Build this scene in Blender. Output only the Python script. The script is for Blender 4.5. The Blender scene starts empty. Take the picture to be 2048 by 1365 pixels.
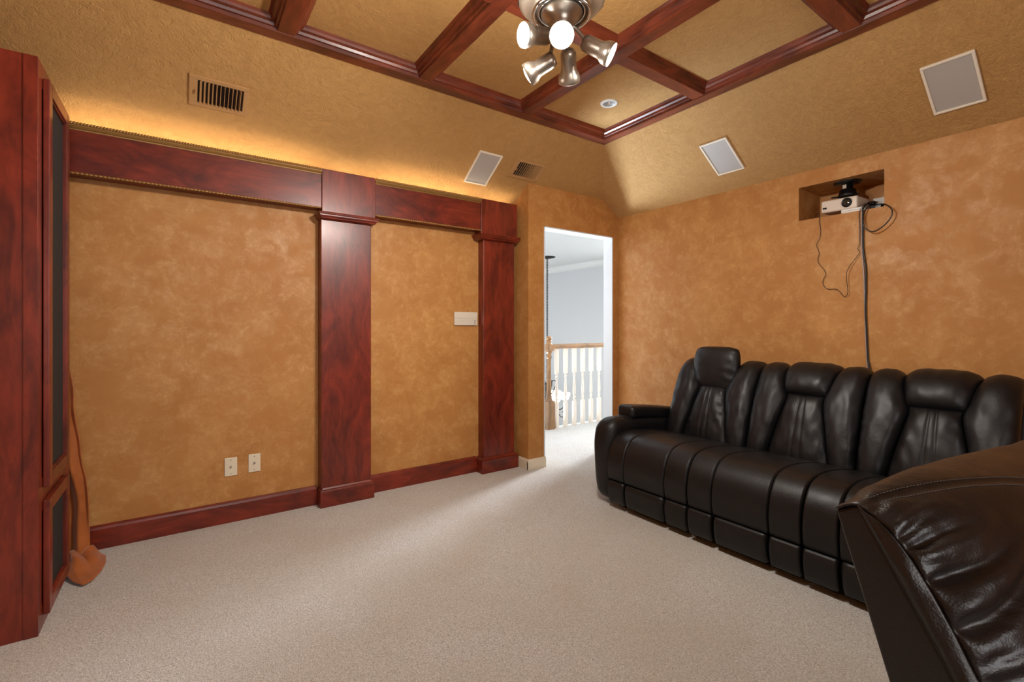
import bpy, bmesh, math, random
from mathutils import Vector, Matrix, noise
random.seed(7)
SC = bpy.context.scene
COL = SC.collection
PI = math.pi
V = Vector

# ------------------------------------------------------------------ camera
FWD = V((0.57826, 0.81585, 0.0))
cam_d = bpy.data.cameras.new('camera')
cam_d.sensor_width = 36.0
cam_d.lens = 36.0 * 937.0 / 2048.0
cam_d.shift_y = -0.01245
cam_d.clip_start = 0.02
cam = bpy.data.objects.new('camera', cam_d)
COL.objects.link(cam)
cam.location = (0, 0, 1.2)
cam.rotation_euler = (PI / 2, 0, math.atan2(FWD.y, FWD.x) - PI / 2)
SC.camera = cam

# ------------------------------------------------------------------ world, exposure
w = bpy.data.worlds.new('world'); SC.world = w
w.use_nodes = True
w.node_tree.nodes['Background'].inputs[0].default_value = (0.8, 0.9, 1.0, 1)
w.node_tree.nodes['Background'].inputs[1].default_value = 1.0
SC.view_settings.view_transform = 'Standard'
SC.view_settings.look = 'None'
SC.view_settings.exposure = 0.1
SC.view_settings.gamma = 1.0
SC.view_settings.use_curve_mapping = False

WARM = (1.0, 0.94, 0.86)
COVE = (1.0, 0.83, 0.58)
DAY = (0.86, 0.93, 1.0)

def area(name, loc, size, energy, col, direction, size_y=None, spread=180):
    l = bpy.data.lights.new(name, 'AREA')
    l.energy = energy; l.color = col; l.size = size; l.spread = math.radians(spread)
    if size_y: l.shape = 'RECTANGLE'; l.size_y = size_y
    o = bpy.data.objects.new(name, l); COL.objects.link(o)
    o.location = loc
    o.rotation_euler = V(direction).to_track_quat('-Z', 'Y').to_euler()
    return o

# daylight through the hallway window and up from the low foyer; added fills for foyer and room
area('daylight_hall', (7.68, 4.85, 1.85), 1.1, 150, (0.86, 0.92, 1.0), (-1, -0.42, -0.28), 1.5, 80)
area('daylight_foyer_door', (3.1, 6.8, -2.4), 2.0, 125, (0.68, 0.84, 1.0), (-0.06, -0.68, 0.73), 1.2, 60)
area('added_foyer_fill', (5.0, 10.8, 0.6), 3.6, 75, DAY, (0.25, -1, 0.0), 3.6)  # added fill brightening the foyer; the wall behind it has no window
area('added_room_fill', (0.4, -1.42, 1.45), 1.5, 20, (1.0, 0.95, 0.90), (0.25, 1, -0.1), 1.3)  # added fill for the room from behind the camera

def spot(name, loc, direction, energy, col, ang, blend=1.0, r=0.03):
    l = bpy.data.lights.new(name, 'SPOT')
    l.energy = energy; l.color = col; l.spot_size = math.radians(ang); l.spot_blend = blend
    l.shadow_soft_size = r
    o = bpy.data.objects.new(name, l); COL.objects.link(o)
    o.location = loc
    o.rotation_euler = V(direction).to_track_quat('-Z', 'Y').to_euler()
    return o

# cove strips lying behind the valances
for i, (x0, x1, e) in enumerate([(-0.52, 0.76, 2.7), (0.80, 1.10, .6), (1.13, 2.0, 1.9), (2.04, 2.36, .7)]):
    area('cove_light', ((x0 + x1) / 2, 3.335, 2.185), x1 - x0, e, COVE, (0, -0.6, 1), 0.05)

# ------------------------------------------------------------------ materials
def lin(r, g, b):
    f = lambda c: (c / 255 / 12.92) if c / 255 <= 0.04045 else ((c / 255 + 0.055) / 1.055) ** 2.4
    return (f(r), f(g), f(b), 1)

class NM:
    def __init__(self, name):
        self.m = bpy.data.materials.new(name); self.m.use_nodes = True
        self.t = self.m.node_tree; self.n = self.t.nodes; self.l = self.t.links
        self.b = self.n['Principled BSDF']
        self.tc = None
    def set(self, **k):
        names = {'col': 'Base Color', 'rough': 'Roughness', 'metal': 'Metallic', 'spec': 'Specular IOR Level',
                 'coat': 'Coat Weight', 'coatr': 'Coat Roughness', 'emit': 'Emission Color', 'es': 'Emission Strength',
                 'trans': 'Transmission Weight', 'sheen': 'Sheen Weight', 'sheenr': 'Sheen Roughness', 'alpha': 'Alpha', 'ior': 'IOR'}
        for a, v in k.items():
            s = self.b.inputs[names[a]]
            if a in ('col', 'emit') and len(v) == 3: v = (*v, 1)
            s.default_value = v
        return self
    def coord(self, scale=(1, 1, 1)):
        if not self.tc: self.tc = self.n.new('ShaderNodeTexCoord')
        mp = self.n.new('ShaderNodeMapping'); mp.inputs['Scale'].default_value = scale
        self.l.new(self.tc.outputs['Object'], mp.inputs['Vector'])
        return mp.outputs[0]
    def noise(self, scale, detail=4, rough=.5, dist=0, vec=(1, 1, 1)):
        n = self.n.new('ShaderNodeTexNoise')
        n.inputs['Scale'].default_value = scale; n.inputs['Detail'].default_value = detail
        n.inputs['Roughness'].default_value = rough; n.inputs['Distortion'].default_value = dist
        self.l.new(self.coord(vec), n.inputs['Vector'])
        return n.outputs[0]
    def voro(self, scale, vec=(1, 1, 1), feature='F1'):
        n = self.n.new('ShaderNodeTexVoronoi'); n.feature = feature
        n.inputs['Scale'].default_value = scale
        self.l.new(self.coord(vec), n.inputs['Vector'])
        return n.outputs['Distance']
    def ramp(self, src, stops):
        r = self.n.new('ShaderNodeValToRGB')
        e = r.color_ramp.elements
        while len(e) < len(stops): e.new(0.5)
        for i, (p, c) in enumerate(stops):
            e[i].position = p
            e[i].color = c if hasattr(c, '__len__') else (c, c, c, 1)
        self.l.new(src, r.inputs[0])
        return r.outputs[0]
    def mix(self, a, b, fac, mode='MIX'):
        m = self.n.new('ShaderNodeMix'); m.data_type = 'RGBA'; m.blend_type = mode
        for s, i in ((fac, 0), (a, 6), (b, 7)):
            if hasattr(s, 'links'): self.l.new(s, m.inputs[i])
            else: m.inputs[i].default_value = s
        return m.outputs[2]
    def math(self, op, a, b):
        m = self.n.new('ShaderNodeMath'); m.operation = op
        for i, s in enumerate((a, b)):
            if hasattr(s, 'links'): self.l.new(s, m.inputs[i])
            else: m.inputs[i].default_value = s
        return m.outputs[0]
    def col(self, src): self.l.new(src, self.b.inputs['Base Color']); return self
    def rough(self, src): self.l.new(src, self.b.inputs['Roughness']); return self
    def bump(self, src, strength=.5, dist=.01, prev=None):
        b = self.n.new('ShaderNodeBump')
        b.inputs['Strength'].default_value = strength; b.inputs['Distance'].default_value = dist
        self.l.new(src, b.inputs['Height'])
        if prev: self.l.new(prev, b.inputs['Normal'])
        self.l.new(b.outputs[0], self.b.inputs['Normal'])
        return b.outputs[0]

def plain(name, col, rough=.5, **k):
    return NM(name).set(col=col, rough=rough, **k).m

def wall_paint():
    m = NM('faux_finish_paint').set(rough=.5, spec=.35)
    n1 = m.noise(3.2, 6, .62, .3)
    n2 = m.noise(7, 8, .72, .35)
    n3 = m.noise(24, 6, .75, .5)
    base = m.ramp(n1, [(.30, lin(172, 116, 60)), (.52, lin(180, 124, 66)), (.72, lin(188, 134, 75))])
    gold = m.ramp(n2, [(.44, 0.0), (.60, 1.0)])
    fleck = m.ramp(n3, [(.47, 0.0), (.64, 1.0)])
    g2 = m.math('MULTIPLY', gold, .34)
    c = m.mix(base, lin(202, 152, 92), g2)
    f2 = m.math('MULTIPLY', m.math('MULTIPLY', fleck, gold), .4)
    c = m.mix(c, lin(218, 174, 114), f2)
    m.col(c)
    m.rough(m.ramp(n2, [(.4, .62), (.62, .40)]))
    m.bump(m.noise(60, 5, .6), .12, .004)
    return m.m
M_WALL = wall_paint()

def plaster():
    m = NM('skip_trowel_plaster').set(rough=.72, spec=.25)
    n1 = m.noise(9, 5, .6, 2.2)
    n2 = m.noise(26, 5, .62, 2.4)
    base = m.ramp(n1, [(.3, lin(184, 140, 84)), (.7, lin(196, 152, 94))])
    m.col(base)
    h1 = m.ramp(n2, [(.38, 0.0), (.50, 1.0), (.56, .85), (.68, .2)])
    h2 = m.ramp(m.noise(13, 3, .5, 3.0), [(.42, 0.0), (.52, 1.0)])
    b = m.bump(h1, .55, .007)
    m.bump(h2, .28, .006, b)
    return m.m
M_PLASTER = plaster()

def carpet():
    m = NM('beige_carpet').set(rough=.95, spec=.1, sheen=.25, sheenr=.6)
    n1 = m.noise(165, 3, .7, .6)
    n2 = m.noise(420, 2, .6)
    big = m.noise(1.6, 3, .55, .8)
    c = m.ramp(n1, [(.32, lin(172, 164, 150)), (.50, lin(224, 222, 216)), (.64, lin(246, 245, 242))])
    c2 = m.mix(c, lin(206, 194, 172), m.math('MULTIPLY', m.ramp(big, [(.4, 0.0), (.65, 1.0)]), .3))
    m.col(c2)
    b = m.bump(n1, .9, .010)
    m.bump(n2, .5, .004, b)
    return m.m
M_CARPET = carpet()

def wood(name, axis='z', c=((84, 25, 14), (114, 36, 21), (138, 50, 29)), rough=.38, coat=.22):
    m = NM(name).set(rough=rough, coat=coat, coatr=.22, spec=.45)
    s = {'x': (2, 11, 11), 'y': (11, 2, 11), 'z': (11, 11, 2)}[axis]
    s2 = {'x': (1, 3, 3), 'y': (3, 1, 3), 'z': (3, 3, 1)}[axis]
    g = m.noise(3.0, 7, .62, 1.1, s)
    bl = m.noise(2.4, 5, .6, 1.4, s2)
    col = m.ramp(g, [(.3, lin(*c[0])), (.52, lin(*c[1])), (.72, lin(*c[2]))])
    dark = m.ramp(bl, [(.36, lin(int(c[0][0] * .72), int(c[0][1] * .72), int(c[0][2] * .72))), (.62, lin(*c[2]))])
    m.col(m.mix(col, dark, .6))
    m.bump(g, .05, .002)
    return m.m
M_WOODZ = wood('cherry_wood_upright', 'z')
M_WOODX = wood('cherry_wood_lengthwise', 'x')
M_WOODY = wood('cherry_wood_crosswise', 'y')
CB = ((74, 28, 15), (108, 43, 24), (134, 62, 37))
M_BEAMX = wood('stained_beam_lengthwise', 'x', CB)
M_BEAMY = wood('stained_beam_crosswise', 'y', CB)
M_OAK = wood('oak_railing_wood', 'x', ((120, 84, 48), (150, 108, 64), (170, 126, 78)), .4, .2)

def leather(name='black_leather', col=(12, 12, 14), sc=1.0, rough=.44):
    m = NM(name).set(spec=.42, coat=.05, coatr=.3)
    m.col(m.ramp(m.noise(5, 4, .6, .6), [(.35, lin(*col)), (.7, lin(col[0] + 7, col[1] + 5, col[2] + 5))]))
    m.rough(m.ramp(m.noise(9, 4, .6), [(.3, rough - .04), (.7, rough + .08)]))
    b = m.bump(m.voro(420 * sc), .18 / sc, .0012)
    m.bump(m.noise(26, 5, .65, 1.2), .16, .006, b)
    return m.m
M_LEATHER = leather()
M_LEATHER_F = leather('dark_brown_leather', (22, 15, 12), .62, .36)
M_THREAD = plain('dark_thread', lin(74, 68, 66), .5)
M_WHITE = plain('white_gloss_paint', lin(228, 228, 224), .4)
M_HALLWALL = plain('white_hall_paint', lin(214, 214, 214), .7)
M_HALLCEIL = plain('white_ceiling_paint', lin(226, 226, 224), .8)
M_CREAM = plain('cream_plastic', lin(226, 214, 190), .35)
M_SPKFRAME = plain('white_speaker_frame', lin(232, 222, 204), .45)
M_GRILLE = NM('grey_perforated_grille').set(col=lin(176, 170, 164), rough=.6).m
M_VENT = plain('tan_painted_metal', lin(178, 136, 88), .4)
M_DARK = plain('painted_recess_shade', lin(38, 22, 14), .9)  # recess shade put into a flat dark colour
M_CLOTH = NM('black_speaker_cloth').set(col=lin(30, 30, 33), rough=.85)
M_CLOTH.bump(M_CLOTH.noise(700, 1), .4, .001); M_CLOTH = M_CLOTH.m
M_GOLD = plain('antique_gold_moulding', lin(150, 112, 60), .38, metal=.35)
M_NICKEL = plain('brushed_nickel', lin(176, 166, 152), .32, metal=.85)
M_CHROME = plain('chrome', lin(210, 210, 210), .12, metal=1.0)
M_BLACK = plain('black_plastic', lin(16, 16, 18), .35)
M_IRON = plain('dark_iron', lin(62, 58, 54), .5, metal=.6)
M_PROJ = plain('champagne_plastic', lin(226, 214, 200), .35)
M_BULB = NM('lit_bulb').set(col=(1, 1, 1), emit=(1.0, .9, .74), es=42).m
M_SHADE = NM('lit_glass_shade').set(col=(1, 1, 1), emit=(1.0, .88, .70), es=5).m
M_LED = NM('led_strip').set(col=(1, 1, 1), emit=(1.0, .72, .38), es=9).m
M_GLASSD = NM('lens_glass').set(col=lin(6, 24, 26), rough=.05, spec=.9, coat=1).m
M_SKYPANE = NM('daylight_pane').set(col=(1, 1, 1), emit=(.86, .93, 1.0), es=3.0).m
def curtain_mat():
    m = NM('rust_velvet').set(rough=.8, spec=.2, sheen=.5, sheenr=.4)
    m.col(m.ramp(m.noise(7, 4, .6), [(.3, lin(150, 82, 38)), (.7, lin(178, 104, 52))]))
    m.bump(m.noise(500, 2), .2, .001)
    return m.m
M_CURTAIN = curtain_mat()

# ------------------------------------------------------------------ mesh helpers
WL = {}
def obj(name, bm, mat, parent=None, world=True, smooth=False, bevel=0, seg=2, origin=None, solid=0):
    me = bpy.data.meshes.new(name)
    bmesh.ops.recalc_face_normals(bm, faces=bm.faces)
    if world:
        if parent is not None: off = WL[parent.name]
        else:
            if origin is None:
                xs = [v.co for v in bm.verts]
                origin = V(((min(p.x for p in xs) + max(p.x for p in xs)) / 2, (min(p.y for p in xs) + max(p.y for p in xs)) / 2, min(p.z for p in xs)))
            off = V(origin)
        bmesh.ops.translate(bm, verts=bm.verts, vec=-off)
    bm.to_mesh(me); bm.free()
    for m in (mat if isinstance(mat, (list, tuple)) else [mat]): me.materials.append(m)
    if smooth:
        for p in me.polygons: p.use_smooth = True
    o = bpy.data.objects.new(name, me); COL.objects.link(o)
    if parent is not None:
        o.parent = parent
        WL[o.name] = WL[parent.name] if world else V((0, 0, 0))
    elif world:
        o.location = off; WL[o.name] = off
    if bevel:
        b = o.modifiers.new('bevel', 'BEVEL'); b.width = bevel; b.segments = seg; b.limit_method = 'ANGLE'; b.angle_limit = math.radians(35)
        if smooth is False:
            b.harden_normals = False
    if solid:
        s = o.modifiers.new('solidify', 'SOLIDIFY'); s.thickness = solid; s.offset = 0
    return o

def thing(name, label, cat, loc=(0, 0, 0), rot=None, group=None):
    o = bpy.data.objects.new(name, None); COL.objects.link(o)
    o.empty_display_size = .1
    o.location = loc
    if rot is not None: o.rotation_euler = rot
    o['label'] = label; o['category'] = cat
    if group: o['group'] = group
    WL[o.name] = V(loc)
    return o
def tag(o, label, cat, group=None):
    o['label'] = label; o['category'] = cat
    if group: o['group'] = group
    return o
def struct(o): o['kind'] = 'structure'; return o

def box(bm, x0, x1, y0, y1, z0, z1, M=None):
    vs = [bm.verts.new(M @ V(p) if M else V(p)) for p in
          ((x0, y0, z0), (x1, y0, z0), (x1, y1, z0), (x0, y1, z0), (x0, y0, z1), (x1, y0, z1), (x1, y1, z1), (x0, y1, z1))]
    for f in ((0, 3, 2, 1), (4, 5, 6, 7), (0, 1, 5, 4), (1, 2, 6, 5), (2, 3, 7, 6), (3, 0, 4, 7)):
        bm.faces.new([vs[i] for i in f])
    return bm
def nb(): return bmesh.new()
def bx(*a, **k): return box(nb(), *a, **k)

def prism(bm, pts, axis, a, b, ends=None):
    """pts 2D polygon extruded along axis from a to b; ends=(ka,kb): mitre shift functions of first coordinate"""
    def P(p, t):
        if axis == 'x': return V((t, p[0], p[1]))
        if axis == 'y': return V((p[0], t, p[1]))
        return V((p[0], p[1], t))
    A = [bm.verts.new(P(p, a)) for p in pts]; B = [bm.verts.new(P(p, b)) for p in pts]
    n = len(pts)
    for i in range(n): bm.faces.new((A[i], A[(i + 1) % n], B[(i + 1) % n], B[i]))
    bm.faces.new(A); bm.faces.new(B[::-1])
    return bm

def tube(bm, pts, r, seg=8, cap=True):
    pts = [V(p) for p in pts]
    rings = []
    up = V((0, 0, 1))
    prev = None
    for i, p in enumerate(pts):
        t = (pts[min(i + 1, len(pts) - 1)] - pts[max(i - 1, 0)]).normalized()
        if prev is None:
            a = t.cross(up if abs(t.z) < .9 else V((1, 0, 0))).normalized()
        else:
            a = (prev - t * prev.dot(t)).normalized()
        prev = a
        b = t.cross(a)
        rr = r[i] if hasattr(r, '__len__') else r
        rings.append([bm.verts.new(p + (a * math.cos(2 * PI * k / seg) + b * math.sin(2 * PI * k / seg)) * rr) for k in range(seg)])
    for i in range(len(rings) - 1):
        for k in range(seg):
            bm.faces.new((rings[i][k], rings[i][(k + 1) % seg], rings[i + 1][(k + 1) % seg], rings[i + 1][k]))
    if cap:
        bm.faces.new(rings[0][::-1]); bm.faces.new(rings[-1])
    return bm

def smooth_path(pts, n=8):
    pts = [V(p) for p in pts]; out = []
    for i in range(len(pts) - 1):
        p0, p1, p2, p3 = pts[max(i - 1, 0)], pts[i], pts[i + 1], pts[min(i + 2, len(pts) - 1)]
        for k in range(n):
            t = k / n
            out.append(.5 * ((2 * p1) + (p2 - p0) * t + (2 * p0 - 5 * p1 + 4 * p2 - p3) * t * t + (3 * p1 - p0 - 3 * p2 + p3) * t ** 3))
    out.append(pts[-1]); return out

def lathe(bm, prof, c=(0, 0, 0), seg=32, M=None, cap=True):
    """prof: list of (r, z)"""
    rings = []
    for r, z in prof:
        ring = []
        for k in range(seg):
            a = 2 * PI * k / seg
            p = V((r * math.cos(a), r * math.sin(a), z))
            p = (M @ p) if M else p + V(c)
            ring.append(bm.verts.new(p))
        rings.append(ring)
    for i in range(len(rings) - 1):
        for k in range(seg):
            bm.faces.new((rings[i][k], rings[i][(k + 1) % seg], rings[i + 1][(k + 1) % seg], rings[i + 1][k]))
    if cap:
        bm.faces.new(rings[0][::-1]); bm.faces.new(rings[-1])
    return bm

def grid(bm, fn, nu, nv):
    g = [[bm.verts.new(fn(i / nu, j / nv)) for j in range(nv + 1)] for i in range(nu + 1)]
    for i in range(nu):
        for j in range(nv):
            bm.faces.new((g[i][j], g[i + 1][j], g[i + 1][j + 1], g[i][j + 1]))
    return g

def pillow(bm, P, N, h, nu=30, nv=30, back=.02):
    """closed cushion: front = P + N*h, back = P - N*back*edge, sharing the rim"""
    F = [[None] * (nv + 1) for _ in range(nu + 1)]; B = [[None] * (nv + 1) for _ in range(nu + 1)]
    for i in range(nu + 1):
        for j in range(nv + 1):
            u, v = i / nu, j / nv
            rim = i in (0, nu) or j in (0, nv)
            p, n = P(u, v), N(u, v)
            if rim:
                F[i][j] = B[i][j] = bm.verts.new(p)
            else:
                F[i][j] = bm.verts.new(p + n * h(u, v)); B[i][j] = bm.verts.new(p - n * back)
    for i in range(nu):
        for j in range(nv):
            bm.faces.new((F[i][j], F[i + 1][j], F[i + 1][j + 1], F[i][j + 1]))
            q = (B[i][j + 1], B[i + 1][j + 1], B[i + 1][j], B[i][j])
            try: bm.faces.new(q)
            except ValueError: pass
    return bm

def rbox(bm, x0, x1, y0, y1, z0, z1, r, n=6, fn=None):
    """rounded box: cube sphere corners of radius r, optional deform fn(Vector)->Vector"""
    c = V(((x0 + x1) / 2, (y0 + y1) / 2, (z0 + z1) / 2)); h = V(((x1 - x0) / 2, (y1 - y0) / 2, (z1 - z0) / 2))
    r = min(r, h.x * .999, h.y * .999, h.z * .999)
    def steps(half):
        inner = half - r
        s = [-half + r * (1 - math.cos(PI / 2 * k / n)) for k in range(n)]
        m = max(2, int(2 * inner / .03)); m = min(m, 40)
        s += [-inner + 2 * inner * k / m for k in range(m + 1)]
        s += [half - r * (1 - math.cos(PI / 2 * k / n)) for k in range(n - 1, -1, -1)]
        return s
    S = [steps(h.x), steps(h.y), steps(h.z)]
    cache = {}
    def vert(p):
        q = V((max(-h.x + r, min(h.x - r, p.x)), max(-h.y + r, min(h.y - r, p.y)), max(-h.z + r, min(h.z - r, p.z))))
        d = p - q
        # map cube corner offset onto sphere
        if d.length > 1e-9:
            m = max(abs(d.x), abs(d.y), abs(d.z))
            d = d.normalized() * m
        o = q + d
        key = (round(p.x, 5), round(p.y, 5), round(p.z, 5))
        if key not in cache:
            w_ = c + o
            cache[key] = bm.verts.new(fn(w_) if fn else w_)
        return cache[key]
    for ax in range(3):
        a, b = [(1, 2), (0, 2), (0, 1)][ax]
        for sgn in (-1, 1):
            for i in range(len(S[a]) - 1):
                for j in range(len(S[b]) - 1):
                    q = []
                    for (ii, jj) in ((i, j), (i + 1, j), (i + 1, j + 1), (i, j + 1)):
                        p = [0, 0, 0]; p[ax] = sgn * h[ax]; p[a] = S[a][ii]; p[b] = S[b][jj]
                        q.append(vert(V(p)))
                    if len(set(q)) == 4:
                        try: bm.faces.new(q)
                        except ValueError: pass
    return bm

def lerp_list(pts, t):
    """piecewise-linear lookup: pts list of tuples, uniform parameter"""
    n = len(pts) - 1; x = min(max(t, 0), 1) * n; i = min(int(x), n - 1); f = x - i
    return tuple(a + (b - a) * f for a, b in zip(pts[i], pts[i + 1]))
def spline_fn(pts):
    P = smooth_path([V((p[0], p[1], 0)) for p in pts], 12)
    L = [0]
    for a, b in zip(P, P[1:]): L.append(L[-1] + (b - a).length)
    T = L[-1]
    def f(t):
        s = min(max(t, 0), 1) * T
        lo, hi = 0, len(L) - 1
        while hi - lo > 1:
            m = (lo + hi) // 2
            if L[m] <= s: lo = m
            else: hi = m
        k = (s - L[lo]) / max(1e-9, L[hi] - L[lo])
        return P[lo] + (P[hi] - P[lo]) * k
    return f
def edge(t, p=4, q=.5):
    return max(0.0, 1 - abs(2 * t - 1) ** p) ** q
def gauss(x, w): return math.exp(-(x / w) ** 2)

# ================================================================== ROOM SHELL
bm = nb()
def quad(bm, *p): bm.faces.new([bm.verts.new(V(q)) for q in p])
box(bm, -1.7, 3.63, -1.6, 3.27, -.12, 0)
box(bm, -1.7, 2.5, 3.27, 3.485, -.12, 0)
box(bm, 2.5, 7.9, 3.27, 4.37, -.12, 0)
struct(obj('floor', bm, M_CARPET))
struct(obj('floor', bx(2.4, 7.9, 4.37, 11.2, -2.9, -2.8), plain('foyer_tile', lin(200, 190, 175), .3)))

bm = nb()                                                     # flat part and the two sloped parts
S = .66
H0 = 2.284
def slopez(off): return H0 + S * off
zt = 2.77; of = (zt - H0) / S
ya, xb = 3.385 - of, 3.53 - of
v = {k: bm.verts.new(V(p)) for k, p in {
    'a0': (-1.7, 3.485, slopez(-.1)), 'a1': (3.63, 3.485, slopez(-.1)), 'c': (xb, ya, zt), 'a2': (-1.7, ya, zt),
    'b0': (3.63, -1.6, slopez(-.1)), 'b1': (xb, -1.6, zt), 'f': (-1.7, -1.6, zt)}.items()}
bm.faces.new((v['a0'], v['a1'], v['c'], v['a2']))
bm.faces.new((v['a1'], v['b0'], v['b1'], v['c']))
bm.faces.new((v['a2'], v['c'], v['b1'], v['f']))
ex = bmesh.ops.extrude_face_region(bm, geom=list(bm.faces))
bmesh.ops.translate(bm, verts=[g for g in ex['geom'] if isinstance(g, bmesh.types.BMVert)], vec=(0, 0, .12))
struct(obj('ceiling', bm, M_PLASTER))

bm = nb(); box(bm, -1.7, 2.41, 3.385, 3.485, 0, 2.32)
struct(obj('wall_left', bm, M_WALL))
bm = nb()                                                     # wall with the doorway, and its short return
DY0, DY1, DX0, DX1, DH = 3.16, 3.27, 2.579, 3.446, 2.09
box(bm, 2.41, DX0, DY0, DY1, 0, DH); box(bm, DX1, 3.53, DY0, DY1, 0, DH)
box(bm, 2.41, 3.53, DY0, DY1, DH, 2.50)
box(bm, 2.41, 2.51, DY1, 3.485, 0, 2.42)
struct(obj('wall_back', bm, M_WALL))
bm = nb()                                                     # sofa wall with the projector niche cut through
NY0, NY1, NZ0, NZ1, ND = 1.026, 1.513, 1.950, 2.180, .34
box(bm, 3.53, 3.63, -1.6, NY0, 0, 2.36); box(bm, 3.53, 3.63, NY1, 3.27, 0, 2.36)
box(bm, 3.53, 3.63, NY0, NY1, 0, NZ0); box(bm, 3.53, 3.63, NY0, NY1, NZ1, 2.36)
struct(obj('wall_right', bm, M_WALL))
bm = nb()                                                     # the niche's lining
box(bm, 3.63, 3.53 + ND, NY0 - .02, NY0, NZ0 - .02, NZ1 + .02); box(bm, 3.63, 3.53 + ND, NY1, NY1 + .02, NZ0 - .02, NZ1 + .02)
box(bm, 3.63, 3.53 + ND, NY0, NY1, NZ0 - .02, NZ0); box(bm, 3.63, 3.53 + ND, NY0, NY1, NZ1, NZ1 + .02)
box(bm, 3.53 + ND, 3.55 + ND, NY0 - .02, NY1 + .02, NZ0 - .02, NZ1 + .02)
struct(obj('wall_niche', bm, M_WALL))
struct(obj('wall_screen', bx(-1.7, -1.6, -1.6, 3.385, 0, 2.9), M_WALL))
bm = nb()
box(bm, -1.6, -.35, -1.6, -1.5, 0, 2.9); box(bm, 1.15, 3.53, -1.6, -1.5, 0, 2.9)
box(bm, -.35, 1.15, -1.6, -1.5, 0, .8); box(bm, -.35, 1.15, -1.6, -1.5, 2.1, 2.9)
struct(obj('wall_rear', bm, M_WALL))
bm = nb()
for x in (-.35, .375, 1.11): box(bm, x, x + .04, -1.56, -1.51, .8, 2.1)
for z in (.8, 1.43, 2.06): box(bm, -.35, 1.15, -1.555, -1.515, z, z + .04)
wf = struct(obj('window_added', bm, M_WHITE))  # unseen window added as the origin of the room fill
obj('pane', bx(-.35, 1.15, -1.54, -1.535, .8, 2.1), M_SKYPANE, wf)  # glowing pane of the added window

# door jamb lining (white) and baseboards
bm = nb()
box(bm, DX1 - .012, DX1, DY0 - .002, DY1 + .002, 0, DH); box(bm, DX0, DX0 + .012, DY0 - .002, DY1 + .002, 0, DH)
box(bm, DX0, DX1, DY0 - .002, DY1 + .002, DH - .012, DH)
struct(obj('door_1', bm, plain('white_jamb_paint', lin(214, 220, 224), .5), bevel=.002))
def prof_base(h, t, b=.012):
    return [(0, 0), (-t, 0), (-t, h - .02), (-t * .8, h - .008), (-t * .45, h), (0, h)]
bm = nb()
for (x0, x1) in ((-.60, .76), (1.124, 2.022)):
    prism(bm, [(3.385 + a, z) for a, z in prof_base(.128, .022)], 'x', x0, x1)
struct(obj('baseboard_left', bm, M_WOODX))
bm = nb()
prism(bm, [(3.16 + a, z) for a, z in prof_base(.088, .014)], 'x', 2.396, DX0 + .014)
prism(bm, [(3.16 + a, z) for a, z in prof_base(.088, .014)], 'x', DX1 - .014, 3.53)
prism(bm, [(2.41 + a, z) for a, z in prof_base(.088, .014)], 'y', 3.147, 3.285)
prism(bm, [(DX0 - a, z) for a, z in prof_base(.088, .014)], 'y', 3.147, 3.30)
struct(obj('baseboard_back', bm, M_CREAM))
bm = nb(); prism(bm, [(3.53 + a, z) for a, z in prof_base(.128, .022)], 'y', -1.5, 3.16)
struct(obj('baseboard_right', bm, M_WOODY))

# coffered ceiling: perimeter frame and the beams, real stepped mouldings
ZB = 2.715
def beam_prof(w, m=.052):
    """flat bottom of half width w, stepped mouldings up to the plaster"""
    L = [(w, ZB), (w + .004, ZB + .012), (w + .014, ZB + .014), (w + .020, ZB + .026), (w + .034, ZB + .032), (w + .038, ZB + .044), (w + m, zt + .004)]
    return [(-a, z) for a, z in reversed(L)] + L
XS = (-1.10, -.33, .445, 1.22, 1.995)
YS = (1.80, .94, .08, -.78)
FI = .047
k = 1
for x in XS:
    bm = nb(); prism(bm, [(x + a, z) for a, z in beam_prof(.040)], 'y', -1.5, 2.640)
    struct(obj('trim_%d' % k, bm, M_BEAMY)); k += 1
ed = [-1.6] + list(XS) + [2.775]
for y in YS:
    bm = nb()
    for a, b in zip(ed, ed[1:]):
        prism(bm, [(y + q, z) for q, z in beam_prof(.040)], 'x', a + (.0405 if a > -1.5 else 0), b - (.0405 if b < 2.7 else 0))
    struct(obj('trim_%d' % k, bm, M_BEAMX)); k += 1
# perimeter: profile from the slope edge inward (q = inward distance from the outer edge), mitred at the corner
ring = [(-.012, ZB + .030), (-.004, ZB + .012), (.000, ZB + .006), (.016, ZB + .004), (.020, ZB - .004), (.092, ZB - .004), (.096, ZB + .012), (.106, ZB + .014), (.112, ZB + .026), (.126, ZB + .032), (.130, ZB + .044), (.144, zt + .004), (-.012, zt + .02)]
bm = nb()
XO, YO = 2.868, 2.730
A = [bm.verts.new(V((-1.6, YO - q, z))) for q, z in ring]
B = [bm.verts.new(V((XO - q, YO - q, z))) for q, z in ring]
Cc = [bm.verts.new(V((XO - q, -1.5, z))) for q, z in ring]
n = len(ring)
for i in range(n):
    j = (i + 1) % n
    f1 = bm.faces.new((A[i], A[j], B[j], B[i])); f2 = bm.faces.new((B[i], B[j], Cc[j], Cc[i]))
    f2.material_index = 1
struct(obj('trim_%d' % k, bm, [M_BEAMX, M_BEAMY]))

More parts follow.
